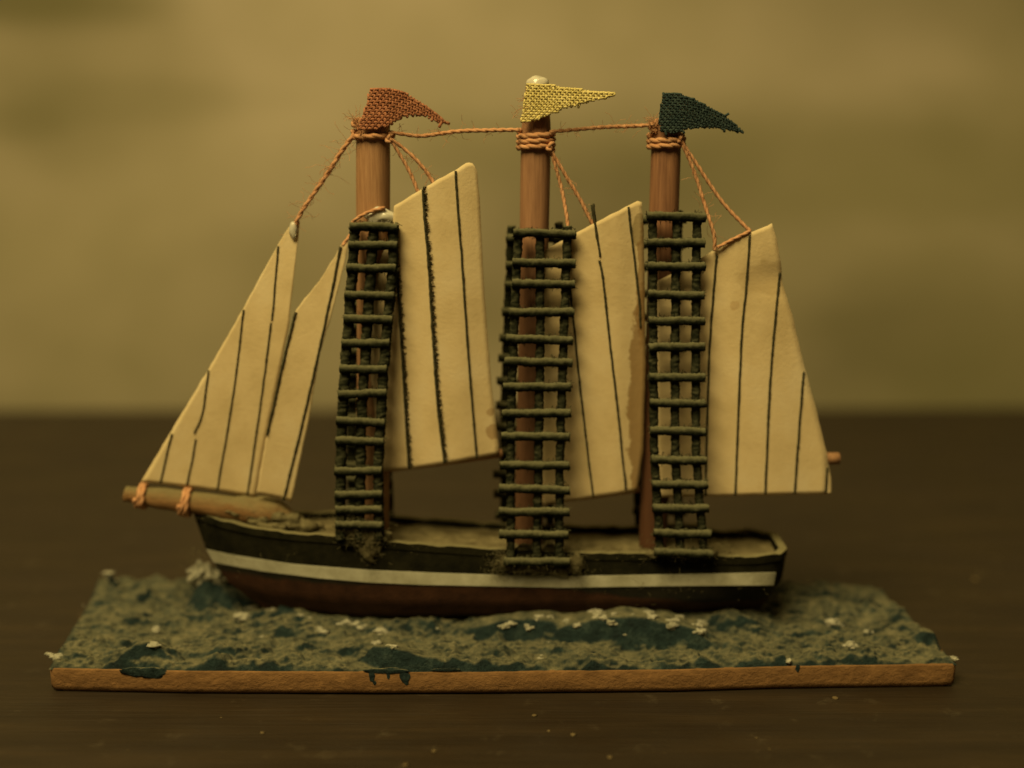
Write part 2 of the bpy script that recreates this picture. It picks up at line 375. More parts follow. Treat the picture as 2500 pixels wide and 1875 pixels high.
def sea_h(x, y):
    q = Vector((x, y, 0))
    h = BT + 0.0006 + 0.0007 * max(0, noise.ridged_multi_fractal(Vector((x * 75 + 2.3, y * 190 + .4 * noise.noise(q * 90), 1.7)), 1.0, 2.0, 2, 1.0, 2.0) - 0.8) + 0.00095 * noise.fractal(q * 110, 1.0, 2.0, 4) + 0.00065 * (noise.ridged_multi_fractal(Vector((x * 150 + 7, y * 330, 0)) + Vector((0, .5 * noise.noise(q * 300), 0)), .9, 2.1, 4, 1.0, 2.0) - 1.0) + 0.00075 * noise.fractal(Vector((x * 330, y * 480, 0)) + Vector((3, 1, 2)), 0.7, 2.1, 4)
    xw = x + 0.0008 * noise.noise(q * 260); yw = y + 0.0007 * noise.noise(q * 230 + Vector((9, 9, 9)))
    for pts in cw:
        if xw < pts[0][0] - 0.003 or xw > pts[-1][0] + 0.003: continue
        xc = min(pts[-1][0], max(pts[0][0], xw)); yc = interp([(p_[0], p_[1]) for p_ in pts], xc)
        d = yw - yc
        if abs(d) > 0.012: continue
        hh = interp([(p_[0], p_[2]) for p_ in pts], xc); wf = interp([(p_[0], p_[3]) for p_ in pts], xc)
        fall = math.exp(-((xw - xc) / 0.0011) ** 2)
        prof = math.exp(-(d / (0.0016 + hh * 0.9)) ** 2) if d > 0 else math.exp(-(-d / wf) ** 3)
        h = max(h, h * (1 - .85 * fall * prof) + (BT + 0.0010 + hh) * .85 * fall * prof) if hh > .0012 else h + hh * fall * prof
    # plaster banked up against the hull
    hx0, hx1 = P(620, 1480).x, P(1840, 1480).x
    k = smoothstep(hx0 - 0.004, hx0 + 0.008, x) * (1 - smoothstep(hx1 - 0.004, hx1 + 0.006, x))
    h += 0.0024 * k * math.exp(-(y / 0.0058) ** 4)
    # bow wave
    d2 = ((x - bow.x - 0.0006) / (0.0026 if x < bow.x else 0.0052)) ** 2 + ((y - bow.y - .0004) / 0.0030) ** 2
    h += 0.0064 * math.exp(-d2 ** 1.3)
    h += 0.0014 * smoothstep(0.004, 0.014, y) * smoothstep(-0.02, -0.06, x)
    h += 0.0012 * smoothstep(0.0, 0.013, y) * smoothstep(0.036, 0.045, x) * (1 - smoothstep(0.050, 0.056, x))
    return max(h, BT + 0.00015)
bm = bmesh.new(); NX, NY = 600, 190; G = []
for j in range(NY + 1):
    tj = j / NY; row = []
    for i in range(NX + 1):
        s = i / NX
        x0 = front[0].x + (front[-1].x - front[0].x) * s
        yf = front_y(x0) + 0.0001; xb = BL.x + (BR.x - BL.x) * s; yb = back_y(xb)
        x = x0 + (xb - x0) * tj; y = yf + (yb - yf) * tj
        e = min(s * 2.2 / 0.02, (1 - s) * 2.2 / 0.02, tj / 0.03, (1 - tj) / 0.02)
        e = min(1, max(0, e)); e = e * (2 - e)
        z = BT - 0.0002 + (sea_h(x, y) - BT + 0.0002) * e
        row.append(bm.verts.new((x, y, z)))
    G.append(row)
for j in range(NY):
    for i in range(NX): bm.faces.new((G[j][i], G[j][i+1], G[j+1][i+1], G[j+1][i]))
sea = bobj('sea', bm, M['sea'], SHIP); sea['label'] = 'dusty dark blue painted plaster waves'
# paint runs over the front edge of the board
for k, (u, v, r, sx_, sz_) in enumerate([(335, 1640, 16, 2.2, .7), (375, 1643, 18, 1.8, .8), (908, 1650, 7, .9, 2.4), (915, 1668, 4, 1, 1.3), (948, 1648, 5, .8, 2.0), (988, 1652, 9, 1.3, 1.8), (992, 1666, 5, 1, 1.4), (945, 1638, 12, 4.2, .6), (1090, 1636, 6, 6, .6), (1948, 1630, 6, .9, 1.6)]):
    c = P(u, v, front_y(P(u, v, -0.018).x) - 0.00002)
    bobj('paint_run', blob(c, r * PX, k, 3, .35, (sx_, 0.14, sz_)), M['sea'], sea)
# foam
foam_px = [(1346, 1504, 9), (1318, 1505, 8), (1248, 1520, 8), (1232, 1527, 7), (1293, 1530, 8), (1452, 1492, 11), (1462, 1500, 11), (1474, 1507, 9), (1492, 1517, 7),
           (1582, 1496, 12), (1590, 1506, 9), (1636, 1514, 11), (1642, 1526, 10), (1708, 1517, 10), (1706, 1528, 9), (1704, 1540, 8), (957, 1578, 7), (920, 1568, 8), (937, 1540, 12), (925, 1545, 8),
           (478, 1403, 18), (492, 1392, 19), (506, 1396, 17), (520, 1404, 17), (488, 1415, 14), (500, 1410, 12), (530, 1410, 12), (540, 1415, 9), (484, 1425, 9), (470, 1392, 9),
           (266, 1397, 9), (264, 1405, 8), (272, 1418, 9), (279, 1426, 8), (381, 1535, 11), (590, 1505, 11), (665, 1488, 7), (672, 1482, 6), (616, 1482, 7), (655, 1486, 6),
           (845, 1520, 7), (885, 1530, 8), (870, 1522, 7), (830, 1522, 6), (782, 1535, 7), (790, 1542, 6), (138, 1603, 10), (150, 1600, 8), (128, 1600, 8), (370, 1572, 9), (2326, 1604, 7), (2030, 1518, 11), (2045, 1522, 8), (2075, 1572, 9), (2085, 1574, 8), (1925, 1612, 6), (2120, 1540, 6),
           (1318, 1608, 6), (1322, 1600, 5), (640, 1555, 6), (735, 1500, 6), (1410, 1525, 6), (1385, 1515, 7), (1500, 1500, 6), (1660, 1505, 7), (1545, 1500, 6)]
random.seed(3)
foam_px += [(u + random.uniform(-14, 14), v + random.uniform(-5, 8), r * random.uniform(.4, .7)) for (u, v, r) in list(foam_px) if r > 6 and v > 1450 for _ in range(2)]
for _ in range(10):
    foam_px.append((random.uniform(200, 2250), random.uniform(1470, 1605), random.uniform(2.5, 4.5)))
for k, (u, v, r) in enumerate(foam_px):
    r *= 1.15 if r > 5.5 else .9
    # march down the viewing ray to the sea surface
    d = ray(u, v); tt = 0.15; hit = None
    while tt < 0.24:
        q = CAM + d * tt
        if front_y(q.x) <= q.y <= back_y(q.x) and q.z <= sea_h(q.x, q.y): hit = q; break
        tt += 0.00015
    if hit is None: hit = P(u, v, 0.0115 if u < 300 else bow.y) if v < 1450 else None
    if hit is None: continue
    if v < 1450 and 450 < u < 560: hit = P(u, v, bow.y - 0.0006)
    bw = v < 1450 and 450 < u < 560
    bobj('foam_blob', blob(hit + Vector((0, 0, -.25 * r * PX)), r * PX, k, 3, .8, (1, .8, 1.05) if bw else (random.uniform(.9, 1.7), .8, random.uniform(.4, .9))), M['foam'], sea)
# stalk under the lone curl of foam at the back corner
bm = bmesh.new(); q = PZ(285, 1432, 0.006); a = P(281, 1438, 0.0112)
tube(bm, catmull([P(292, 1452, .0112), P(283, 1432, .0112), P(272, 1416, .0115), P(265, 1400, .0115)]), 8 * PX, 8)
bobj('foam_curl', bm, M['sea'], sea)

# hull -------------------------------------------------------------
sheer = [(472, 1252), (545, 1278), (624, 1296), (715, 1308), (823, 1316), (934, 1327), (1069, 1338), (1207, 1347), (1422, 1355), (1645, 1359), (1785, 1367), (1846, 1366), (1900, 1358), (1921, 1339)]
st_t = [(503, 1341), (570, 1355), (715, 1377), (896, 1391), (1050, 1398), (1203, 1403), (1415, 1406), (1645, 1402), (1899, 1397), (1914, 1385)]
st_b = [(521, 1372), (642, 1394), (780, 1411), (896, 1421), (1030, 1427), (1376, 1434), (1500, 1432), (1645, 1430), (1897, 1428), (1908, 1416)]
low = [(560, 1424), (640, 1446), (800, 1463), (1000, 1472), (1400, 1472), (1700, 1468), (1850, 1462), (1888, 1444)]
bot = [(640, 1480), (720, 1492), (850, 1502), (1000, 1505), (1300, 1500), (1600, 1502), (1780, 1505), (1842, 1500)]
rows = [(472, 1921, sheer, 1.0), (503, 1914, st_t, 1.0), (521, 1908, st_b, 0.99), (560, 1888, low, 0.93), (640, 1842, bot, 0.72)]
B0 = 0.0067
def beam(s):
    f = min(1, s / 0.30); a = (1 - (1 - f) ** 2.2)
    g = max(0, (s - 0.92) / 0.08); return B0 * a * math.sqrt(max(0, 1 - .45 * g ** 2 - .55 * g ** 12))
NS = 90
ss = [0.5 - 0.5 * math.cos(math.pi * i / NS) for i in range(NS + 1)]
def hull_pt(r, s, off=0.0):
    u0, u1, crv, wgt = rows[r]; u = u0 + (u1 - u0) * s; b = beam(s) * wgt * (1 - .85 * smoothstep(.72, 1, s) if r == 4 else 1 - .40 * smoothstep(.84, 1, s) if r == 3 else 1)
    p = P(u, interp(crv, u), -b); p.y -= off; return p
bm = bmesh.new(); near = []; far = []
SUB = 4
def section(s):
    pts = [hull_pt(r, s) for r in range(5)]
    out = []
    for a, b in zip(pts, pts[1:]):
        for k in range(SUB): out.append(a.lerp(b, k / SUB))
    out.append(pts[-1]); k_ = pts[-1].copy(); k_.y = 0; k_.z -= 0.0012; out.append(k_); return out
secs = [section(s) for s in ss]
for sec in secs:
    near.append([bm.verts.new(p) for p in sec]); far.append([bm.verts.new((p.x, -p.y, p.z)) for p in sec])
redfaces = []
for i in range(NS):
    for j in range(len(secs[0]) - 1):
        for side in (near, far):
            f_ = bm.faces.new((side[i][j], side[i+1][j], side[i+1][j+1], side[i][j+1]))
            u = ss[i]; lim = 2 * SUB
            if j >= lim: f_.material_index = 1
bmesh.ops.remove_doubles(bm, verts=bm.verts, dist=1e-6)
hull = bobj('hull', bm, M['black'], SHIP); hull.data.materials.append(M['red'])
hull['label'] = 'black hull with oxblood bottom'
for p in hull.data.polygons: p.use_smooth = True
# white stripe
bm = bmesh.new(); prev = None
for i in range(NS * 2 + 1):
    s = 0.001 + 0.985 * i / (NS * 2)
    for sgn in (-1,):
        a = hull_pt(1, s, 0.00014); b = hull_pt(2, s, 0.00014)
        a += Vector((0, 0, 1.2e-5 * noise.noise(a * 900))); cur = [bm.verts.new(a), bm.verts.new(b), bm.verts.new(b + Vector((0, 0.0002, 0))), bm.verts.new(a + Vector((0, .0002, 0)))]
    if prev:
        for k in range(4): bm.faces.new((prev[k], cur[k], cur[(k+1) % 4], prev[(k+1) % 4]))
    prev = cur
stripe = bobj('stripe', bm, M['stripe'], hull, False)
o = stripe.copy(); o.scale = (1, -1, 1); o.name = 'stripe'; S.collection.objects.link(o); o.parent = hull
# deck and rail
def inner(s, ins): 
    p = hull_pt(0, s); b = -p.y; return p, max(0.0, b - ins)
bm = bmesh.new(); G = []
for i in range(NS + 1):
    s = 0.012 + 0.976 * ss[i]; p, b = inner(s, 0.0006); row = []
    for k in range(13):
        y = -b + 2 * b * k / 12
        row.append(bm.verts.new((p.x, y, p.z - 0.0006 + 0.00040 * noise.fractal(Vector((p.x * 330, y * 330, 0)), 1, 2, 3) + 0.0001 * (1 - (y / max(b, 1e-5)) ** 2))))
    G.append(row)
for i in range(NS):
    for k in range(12): bm.faces.new((G[i][k], G[i+1][k], G[i+1][k+1], G[i][k+1]))
bmesh.ops.remove_doubles(bm, verts=bm.verts, dist=1e-7)
bobj('deck', bm, M['deck'], hull)
loop = []
for i in range(NS + 1):
    s = 0.004 + 0.992 * ss[i]; p, b = inner(s, 0.0003); loop.append(Vector((p.x, -b, p.z)))
back = [Vector((p.x, -p.y, p.z)) for p in loop[::-1]]
loop = [p for p in loop + back]
bm = bmesh.new(); prev = None; first = None
for i, p in enumerate(loop):
    t = (loop[min(i+1, len(loop)-1)] - loop[max(i-1, 0)]); t.z = 0
    t = t.normalized() if t.length > 1e-9 else Vector((0, 1, 0)); nrm = Vector((t.y, -t.x, 0))
    jz = 0.00028 * noise.fractal(p * 500, 1, 2, 3)
    cur = [bm.verts.new(p + nrm * 0.00045 + Vector((0, 0, -.0007))), bm.verts.new(p + nrm * 0.00045 + Vector((0, 0, .0004 + jz))), bm.verts.new(p - nrm * 0.00075 + Vector((0, 0, .0004 + jz))), bm.verts.new(p - nrm * 0.00075 + Vector((0, 0, -.0007)))]
    if prev:
        for k in range(4): bm.faces.new((prev[k], cur[k], cur[(k+1) % 4], prev[(k+1) % 4]))
    else: first = cur
    prev = cur
for k in range(4): bm.faces.new((prev[k], first[k], first[(k+1) % 4], prev[(k+1) % 4]))
bobj('rail', bm, M['black'], hull, False)
# channel boards where the nets meet the hull, both sides
for u0, u1, v0, v1 in ((1212, 1415, 1370, 1398), (1590, 1742, 1350, 1366), (826, 940, 1316, 1334)):
    a = P(u0, v0, -0.0072); b = P(u1, v1, -0.0072)
    for sg in (-1, 1):
        bm = bmesh.new(); k = 24; prev = None
        for i in range(k + 1):
            x = a.x + (b.x - a.x) * i / k; yy = 0.00035 * noise.noise(Vector((x * 600, sg, 1)))
            cur = [bm.verts.new((x, sg * (0.0060), a.z)), bm.verts.new((x, sg * (0.0074 + yy), a.z + yy * .5)), bm.verts.new((x, sg * (0.0073 + yy), b.z + yy)), bm.verts.new((x, sg * 0.0060, b.z))]
            if prev:
                for j in range(4): bm.faces.new((prev[j], cur[j], cur[(j+1) % 4], prev[(j+1) % 4]))
            else: bm.faces.new(cur)
            prev = cur
        bm.faces.new(prev[::-1]); bobj('channel_board', bm, M['black'], hull, False)
# rudder
bm = bmesh.new(); a = P(1800, 1465, 0); b = P(1845, 1530, 0)
box(bm, ((a.x + b.x) / 2, 0, (a.z + b.z) / 2 - .0004), ((b.x - a.x) / 2, .0008, (a.z - b.z) / 2 + .0004)); bobj('rudder', bm, M['black'], hull, False)
# small cleat on the stern rail
bobj('cleat', blob(P(1826, 1303, 0.0058), 20 * PX, 5, 2, .4, (1.4, .6, .45)), M['black'], hull)

# bowsprit ---------------------------------------------------------
def bs_r(t): return 0.00125 + 0.00050 * smoothstep(0, .3, t) + .00062 * smoothstep(.45, .8, t) - .0019 * smoothstep(.82, 1, t)
bs = catmull([P(306, 1205, 0), P(400, 1217, 0), P(520, 1233, 0), P(640, 1251, 0), P(735, 1276, 0)], 10)
bm = bmesh.new(); tube(bm, bs, 1.0, 18, rf=bs_r)
for v in bm.verts: v.co += Vector(noise.noise_vector(v.co * 450)) * (0.00012 + 0.00050 * smoothstep(P(480, 1220).x, P(600, 1240).x, v.co.x))
bowsprit = bobj('bowsprit', bm, M['bowsprit'], SHIP)
for u, slope in ((355, 0), (463, 0)):
    bm = bmesh.new(); c = P(u, interp([(306, 1205), (520, 1233)], u), 0); ax = (bs[8] - bs[0]).normalized()
    n1 = Vector((0, -1, 0)); n2 = ax.cross(n1); r = bs_r((u - 306) / 427) + 0.0003
    pts = [c + ax * (0.0011 * (k / 48 - 1) ) + (n1 * math.cos(k * 2 * math.pi / 24) + n2 * math.sin(k * 2 * math.pi / 24)) * r for k in range(62)]
    twisted(bm, pts, 6.6 * PX, None); bobj('lashing', bm, M['orange'], bowsprit)

# masts ------------------------------------------------------------
masts = [((911, 292), (910, 1300), 39), ((1311, 203), (1290, 1330), 34), ((1628, 300), (1594, 1330), 34)]
mobj = []; maxis = []
for (a, b, r) in masts:
    A = P(*a, 0); Bp = P(*b, 0); Bp.z -= 0.0012; R = r * 0.190 / FPX
    bm = bmesh.new(); pts = [A.lerp(Bp, k / 40) for k in range(41)]
    pts = [pts[0] + (A - Bp).normalized() * 0.0003] + pts
    tube(bm, pts, R, 28, rf=lambda t: (0.86 if t < 0.001 else 1 + 0.02 * math.sin(t * 9)) * (0.74 + 0.26 * smoothstep(0.02, 0.13, t) if a[0] == 1311 else 1))
    for v in bm.verts:   # drawn-dowel facets
        ang = math.atan2(v.co.y, v.co.x - A.x); v.co.y *= 1 + 0.03 * math.sin(ang * 5)
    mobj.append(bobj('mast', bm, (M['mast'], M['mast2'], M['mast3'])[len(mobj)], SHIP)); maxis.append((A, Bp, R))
def at_mast(i, v):
    A, Bp, R = maxis[i]
    a, b, _ = masts[i]; t = (v - a[1]) / (b[1] - a[1]); u = a[0] + (b[0] - a[0]) * t
    return P(u, v, 0)
def binding(i, v0, turns, R=7.2 * PX, tight=1.0):
    c0 = at_mast(i, v0); A, Bp, Rm = maxis[i]; ax = (Bp - A).normalized()
    n1 = Vector((0, -1, 0)); n2 = ax.cross(n1).normalized(); n1 = n2.cross(ax); nn = int(turns * 28)
    pts = [c0 + ax * (k / 28 * R * 1.75 * tight) + (n1 * math.cos(k * 2*math.pi/28 + 1.2) + n2 * math.sin(k * 2*math.pi/28 + 1.2)) * (Rm + R * (.85 + .25 * noise.noise(Vector((k * .2, i, 0))))) for k in range(nn + 1)]
    bm = bmesh.new(); twisted(bm, pts, R); bobj('thread_binding', bm, M['orange'], mobj[i])
binding(0, 322, 1.6); binding(1, 320, 3.6); binding(2, 331, 2.2)
def knot(i, u, v, r, Y=-0.0022):
    bm = bmesh.new(); c = P(u, v, Y); random.seed(u)
    pts = [c + Vector((math.cos(k * .9) * math.cos(k * .37), math.sin(k * .9) * .8, math.cos(k * .61))) * r * PX for k in range(16)]
    twisted(bm, catmull(pts, 4), 6 * PX); bobj('knot', bm, M['orange'], mobj[i])
knot(0, 868, 300, 8, -.001); knot(0, 950, 338, 8); knot(1, 1342, 358, 8); knot(2, 1600, 306, 13, -.001); knot(2, 1660, 338, 7)
# glue: lump under mast one, cap on mast two
bobj('glue_lump', blob(P(930, 530, -0.0026), 28 * PX, 2, 3, .5, (1.2, .35, 0.72)), M['glue'], mobj[0])
bobj('glue_lump', blob(P(1313, 207, -0.0008), 27 * PX, 4, 3, .2, (1.0, .9, .75)), M['glue'], mobj[1])

# flags: woven canvas strands -------------------------------------
def inside(poly, x, y):
    c = False; j = len(poly) - 1
    for i in range(len(poly)):
        xi, yi = poly[i]; xj, yj = poly[j]
        if (yi > y) != (yj > y) and x < (xj - xi) * (y - yi) / (yj - yi) + xi: c = not c
        j = i
    return c
def flag(poly, pitch, droop, depth, m, label):
    xs = [p[0] for p in poly]; ys = [p[1] for p in poly]; bm = bmesh.new(); q = pitch / 4
    r = pitch * 0.47 * PX
    def strand(samples):
        run = []
        for (u, v, yo) in samples + [(None, 0, 0)]:
            if u is not None and inside(poly, u, v): run.append(P(u, v, depth(u, v) + yo))
            else:
                if len(run) > 2:
                    for _ in range(random.choice((0, 0, 0, 1, 2))): run.append(run[-1] * 2 - run[-2] + Vector((random.gauss(0, 1), random.gauss(0, 1), random.gauss(0, 1))) * .00008)
                    tube(bm, [wob(p, 2500, 0.00006) for p in run], r * random.uniform(.85, 1.1), 6)
                run = []
    amp = 0.00010
    nu = int((max(xs) - min(xs)) / pitch) + 2; nv = int((max(ys) - min(ys)) / pitch) + 10
    for k in range(-8, nv):                                # weft
        s = []
        for i in range(nu * 4):
            u = min(xs) + i * q; v = min(ys) + (k + .5) * pitch + droop(u)
            s.append((u, v, amp * math.cos(math.pi * (i / 4 + k))))
        strand(s)
    for k in range(nu):                                    # warp
        s = []; u = min(xs) + (k + .5) * pitch
        for i in range(-32, nv * 4):
            v = min(ys) + i * q + droop(u)
            s.append((u + 2 * math.sin(i * .1), v, -amp * math.cos(math.pi * (k + i / 4))))
        strand(s)
    f_ = bobj('flag', bm, m, SHIP); f_['label'] = label; return f_
red_poly = [(901, 218), (949, 214), (985, 224), (1018, 243), (1058, 272), (1091, 301), (1075, 300), (1045, 285), (1015, 281), (988, 284), (965, 297), (945, 312), (872, 318), (884, 283), (896, 250)]
yel_poly = [(1287, 203), (1353, 209), (1412, 217), (1510, 229), (1490, 238), (1432, 249), (1379, 264), (1356, 275), (1300, 294), (1271, 300), (1278, 250)]
drk_poly = [(1619, 226), (1664, 230), (1704, 246), (1764, 279), (1820, 324), (1800, 322), (1770, 316), (1730, 310), (1681, 313), (1658, 323), (1612, 324), (1609, 283)]
def dep(cx, back):
    def f(u, v):
        return -0.0031 + 0.000002 * max(0, u - cx) * back + (0.0000010 * max(0, (cx - 20) - u) ** 1.6 * .02 if u < cx - 20 else 0)
    return f
flag(red_poly, 7.4, lambda u: 0.0030 * max(0, u - 930) ** 2, dep(945, 9), M['flag_red'], 'rust red canvas pennant drooping at its tip')
flag(yel_poly, 6.4, lambda u: 0.10 * (u - 1280) * .4, dep(1340, -1), M['flag_yellow'], 'straight yellow canvas pennant')
flag(drk_poly, 6.8, lambda u: 0.0020 * max(0, u - 1640) ** 2, dep(1665, 9), M['flag_dark'], 'dark navy canvas pennant drooping at its tip')

# sails ------------------------------------------------------------
def edge_len(pl):
    return [0] + [sum(math.dist(pl[i], pl[i+1]) for i in range(k + 1)) for k in range(len(pl) - 1)]
def along(pl, t):
    L = edge_len(pl); d = t * L[-1]
    for i in range(len(pl) - 1):
        if d <= L[i+1] or i == len(pl) - 2:
            k = (d - L[i]) / max(1e-9, L[i+1] - L[i]); return (pl[i][0] + (pl[i+1][0] - pl[i][0]) * k, pl[i][1] + (pl[i+1][1] - pl[i][1]) * k)
def sail(top, bottom, left, right, depth, mt, seams, label, fuzzy=(), NU=26, NV=60, rs=3.6):
    """Coons patch in photo pixels laid on a gently curved sheet of paper 0.25 mm thick"""
    bm = bmesh.new(); A = []; Bk = []
    for j in range(NV + 1):
        v = j / NV; ra = []; rb = []
        l = along(left, v); r = along(right, v)
        for i in range(NU + 1):
            u = i / NU; t = along(top, u); b = along(bottom, u)
            x = (1-v)*t[0] + v*b[0] + (1-u)*l[0] + u*r[0] - ((1-u)*(1-v)*top[0][0] + u*(1-v)*top[-1][0] + (1-u)*v*bottom[0][0] + u*v*bottom[-1][0])
            y = (1-v)*t[1] + v*b[1] + (1-u)*l[1] + u*r[1] - ((1-u)*(1-v)*top[0][1] + u*(1-v)*top[-1][1] + (1-u)*v*bottom[0][1] + u*v*bottom[-1][1])
            if i in (0, NU) or j in (0, NV):
                x += 1.6 * noise.noise(Vector((x * .05, y * .05, 1))); y += 1.6 * noise.noise(Vector((x * .05, y * .05, 5)))
            Y = depth(x, y)
            ra.append(bm.verts.new(P(x, y, Y))); rb.append(bm.verts.new(P(x, y, Y) + Vector((0, 0.00014, 0))))
        A.append(ra); Bk.append(rb)
    for j in range(NV):
        for i in range(NU):
            bm.faces.new((A[j][i], A[j][i+1], A[j+1][i+1], A[j+1][i])); bm.faces.new((Bk[j][i], Bk[j+1][i], Bk[j+1][i+1], Bk[j][i+1]))
    ringA = A[0] + [A[j][NU] for j in range(1, NV + 1)] + A[NV][NU-1::-1] + [A[j][0] for j in range(NV - 1, 0, -1)]
    ringB = Bk[0] + [Bk[j][NU] for j in range(1, NV + 1)] + Bk[NV][NU-1::-1] + [Bk[j][0] for j in range(NV - 1, 0, -1)]
    for k in range(len(ringA)):
        k2 = (k + 1) % len(ringA); bm.faces.new((ringA[k], ringB[k], ringB[k2], ringA[k2]))
    s_ = bobj('sail', bm, mt, SHIP, True); s_['label'] = label
    for p in s_.data.polygons: p.use_smooth = abs(p.normal.y) > 0.5
    for n_, pl in enumerate(seams):
        bm = bmesh.new(); random.seed(n_ + int(pl[0][0]))
        line = [(q.x, q.y) for q in catmull([Vector((a, b, 0)) for a, b in pl], 14)]
        ph = random.random() * 40
        pts = [P(u + 1.1 * noise.noise(Vector((v * .03, ph, 0))), v, depth(u, v) - 0.00002) for u, v in line]
        pts = resample(pts, 5 * PX)
        tube(bm, pts, rs * PX, 6, rf=lambda t: 0.75 + 0.5 * abs(noise.noise(Vector((t * 60, ph, 1)))) * 1.2 + 0.15)
        if n_ in fuzzy:
            for p in pts:
                for _ in range(3):
                    fibre(bm, p + Vector((0, -0.0001, 0)), Vector((random.uniform(.5, 1.2), -.15, random.uniform(-.2, 1.0))), random.uniform(5, 13) * PX, 1.1 * PX, .5, 3)
        for v in bm.verts: pass
        bobj('seam', bm, M['ink'], s_)
    return s_

dj1 = lambda u, v: -0.0003 - 0.0007 * math.sin(max(0, min(1, (v - 560) / 640)) * math.pi)
dj2 = lambda u, v: -0.0014 - 0.0006 * math.sin(max(0, min(1, (v - 600) / 620)) * math.pi) + 0.000003 * (u - 700)
J1 = sail([(711, 545), (732, 541)], [(344, 1176), (457, 1189), (540, 1200), (624, 1213)], [(711, 545), (679, 596), (595, 751), (510, 900), (428, 1035), (344, 1176)],
     [(732, 541), (726, 600), (714, 707), (704, 800), (648, 1079), (624, 1213)], dj1, paper('sail_paper_jib_outer'),
     [[(679, 601), (672, 690), (664, 782)], [(662, 788), (640, 960), (604, 1208)], [(595, 756), (570, 960), (530, 1198)], [(510, 904), (494, 1010), (475, 1058)], [(478, 1072), (470, 1120), (456, 1186)], [(419, 1059), (405, 1120), (392, 1179)]],
     'cream paper jib set furthest out on the bowsprit', NU=20, NV=70, rs=2.4)
J2 = sail([(838, 590), (850, 580)], [(626, 1206), (668, 1212), (711, 1224)], [(838, 590), (820, 622), (780, 685), (722, 757), (690, 890), (650, 1064), (626, 1206)],
     [(850, 580), (846, 620), (812, 760), (780, 866), (757, 1010), (711, 1224)], dj2, paper('sail_paper_jib_inner'),
     [[(722, 762), (700, 850), (680, 940), (652, 1062)], [(832, 602), (800, 760), (750, 985), (692, 1222)]],
     'cream paper jib between the outer jib and the first mast', NU=20, NV=70, rs=3.2)
d1 = lambda u, v: -0.0026 - 0.0008 * smoothstep(950, 1080, u) + 0.0010 * smoothstep(1110, 1220, u) + 0.0000012 * (v - 800)
S1 = sail([(962, 503), (1031, 460), (1111, 415), (1141, 396), (1154, 399)], [(905, 1153), (998, 1146), (1080, 1134), (1150, 1122), (1215, 1110)],
     [(962, 503), (958, 560), (925, 640), (905, 735), (905, 900), (905, 1153)], [(1154, 399), (1164, 412), (1171, 480), (1181, 680), (1184, 730), (1200, 937), (1218, 1098), (1215, 1110)],
     d1, paper('sail_paper_first', [(P(1206, 1055, -.002), (.0011, .01, .0011), 400, (.36, .20, .07), .6), (P(1198, 1005, -.002), (.0006, .01, .0006), 400, (.36, .20, .07), .5)]),
     [[(1032, 462), (1037, 540), (1043, 600), (1055, 793), (1068, 986), (1085, 1131)], [(1112, 417), (1120, 540), (1128, 640), (1145, 889), (1164, 1119)], [(967, 640), (971, 696), (983, 889), (998, 1144)]],
     'tall cream paper sail behind the first mast, rounded at its peak', fuzzy=(0, 2), rs=3.2)
d2 = lambda u, v: -0.0026 - 0.0007 * smoothstep(1380, 1470, u) + 0.0007 * smoothstep(1500, 1570, u) + 0.0000012 * (v - 800)
S2 = sail([(1325, 614), (1407, 568), (1532, 503), (1558, 490), (1566, 493)], [(1325, 1234), (1376, 1228), (1448, 1215), (1516, 1206), (1556, 1199)],
     [(1325, 614), (1322, 900), (1325, 1234)], [(1566, 493), (1571, 560), (1574, 700), (1576, 900), (1570, 1100), (1556, 1199)],
     d2, paper('sail_paper_second', [(P(1566, 960, -.0026), (.0020, .01, .017), 330, (.30, .165, .05), .75), (P(1562, 555, -.0026), (.0011, .01, .0022), 400, (.33, .24, .10), .7), (P(1568, 700, -.0026), (.0009, .01, .008), 400, (.30, .17, .06), .7)]),
     [[(1449, 497), (1452, 540), (1460, 590), (1465, 627)], [(1464, 636), (1472, 680), (1489, 837), (1504, 968), (1528, 1195)], [(1534, 505), (1540, 560), (1559, 722), (1564, 800)], [(1392, 700), (1400, 789), (1418, 960), (1448, 1212)]],
     'cream paper sail with glue-stained edge between second and third masts', rs=2.9)
d3 = lambda u, v: -0.0027 - 0.0008 * smoothstep(1700, 1820, u) + 0.0008 * smoothstep(1860, 2020, u) + 0.0005 * math.exp(-((v - 680) / 40) ** 2) * smoothstep(1790, 1900, u)
S3 = sail([(1602, 688), (1713, 630), (1754, 604), (1834, 567), (1885, 546)], [(1605, 1214), (1723, 1212), (1868, 1209), (2018, 1207)],
     [(1602, 688), (1600, 950), (1605, 1214)], [(1885, 546), (1897, 587), (1906, 640), (1911, 693), (1935, 770), (1962, 886), (1988, 982), (2020, 1112), (2022, 1175), (2018, 1207)],
     d3, paper('sail_paper_third', [(P(1880, 680, -.003), (.0042, .01, .0024), 220, (.46, .33, .15), .45), (P(1793, 745, -.003), (.0007, .01, .0007), 500, (.50, .32, .14), .4)]),
     [[(1750, 622), (1741, 730), (1733, 837), (1728, 982), (1722, 1210)], [(1831, 574), (1822, 700), (1810, 837), (1795, 1209)], [(1904, 666), (1882, 910), (1868, 1206)], [(1962, 908), (1950, 1060), (1940, 1205)], [(2020, 1141), (2018, 1175), (2016, 1203)]],
     'cream paper sail behind the third mast with a curled lower corner', rs=3.0)
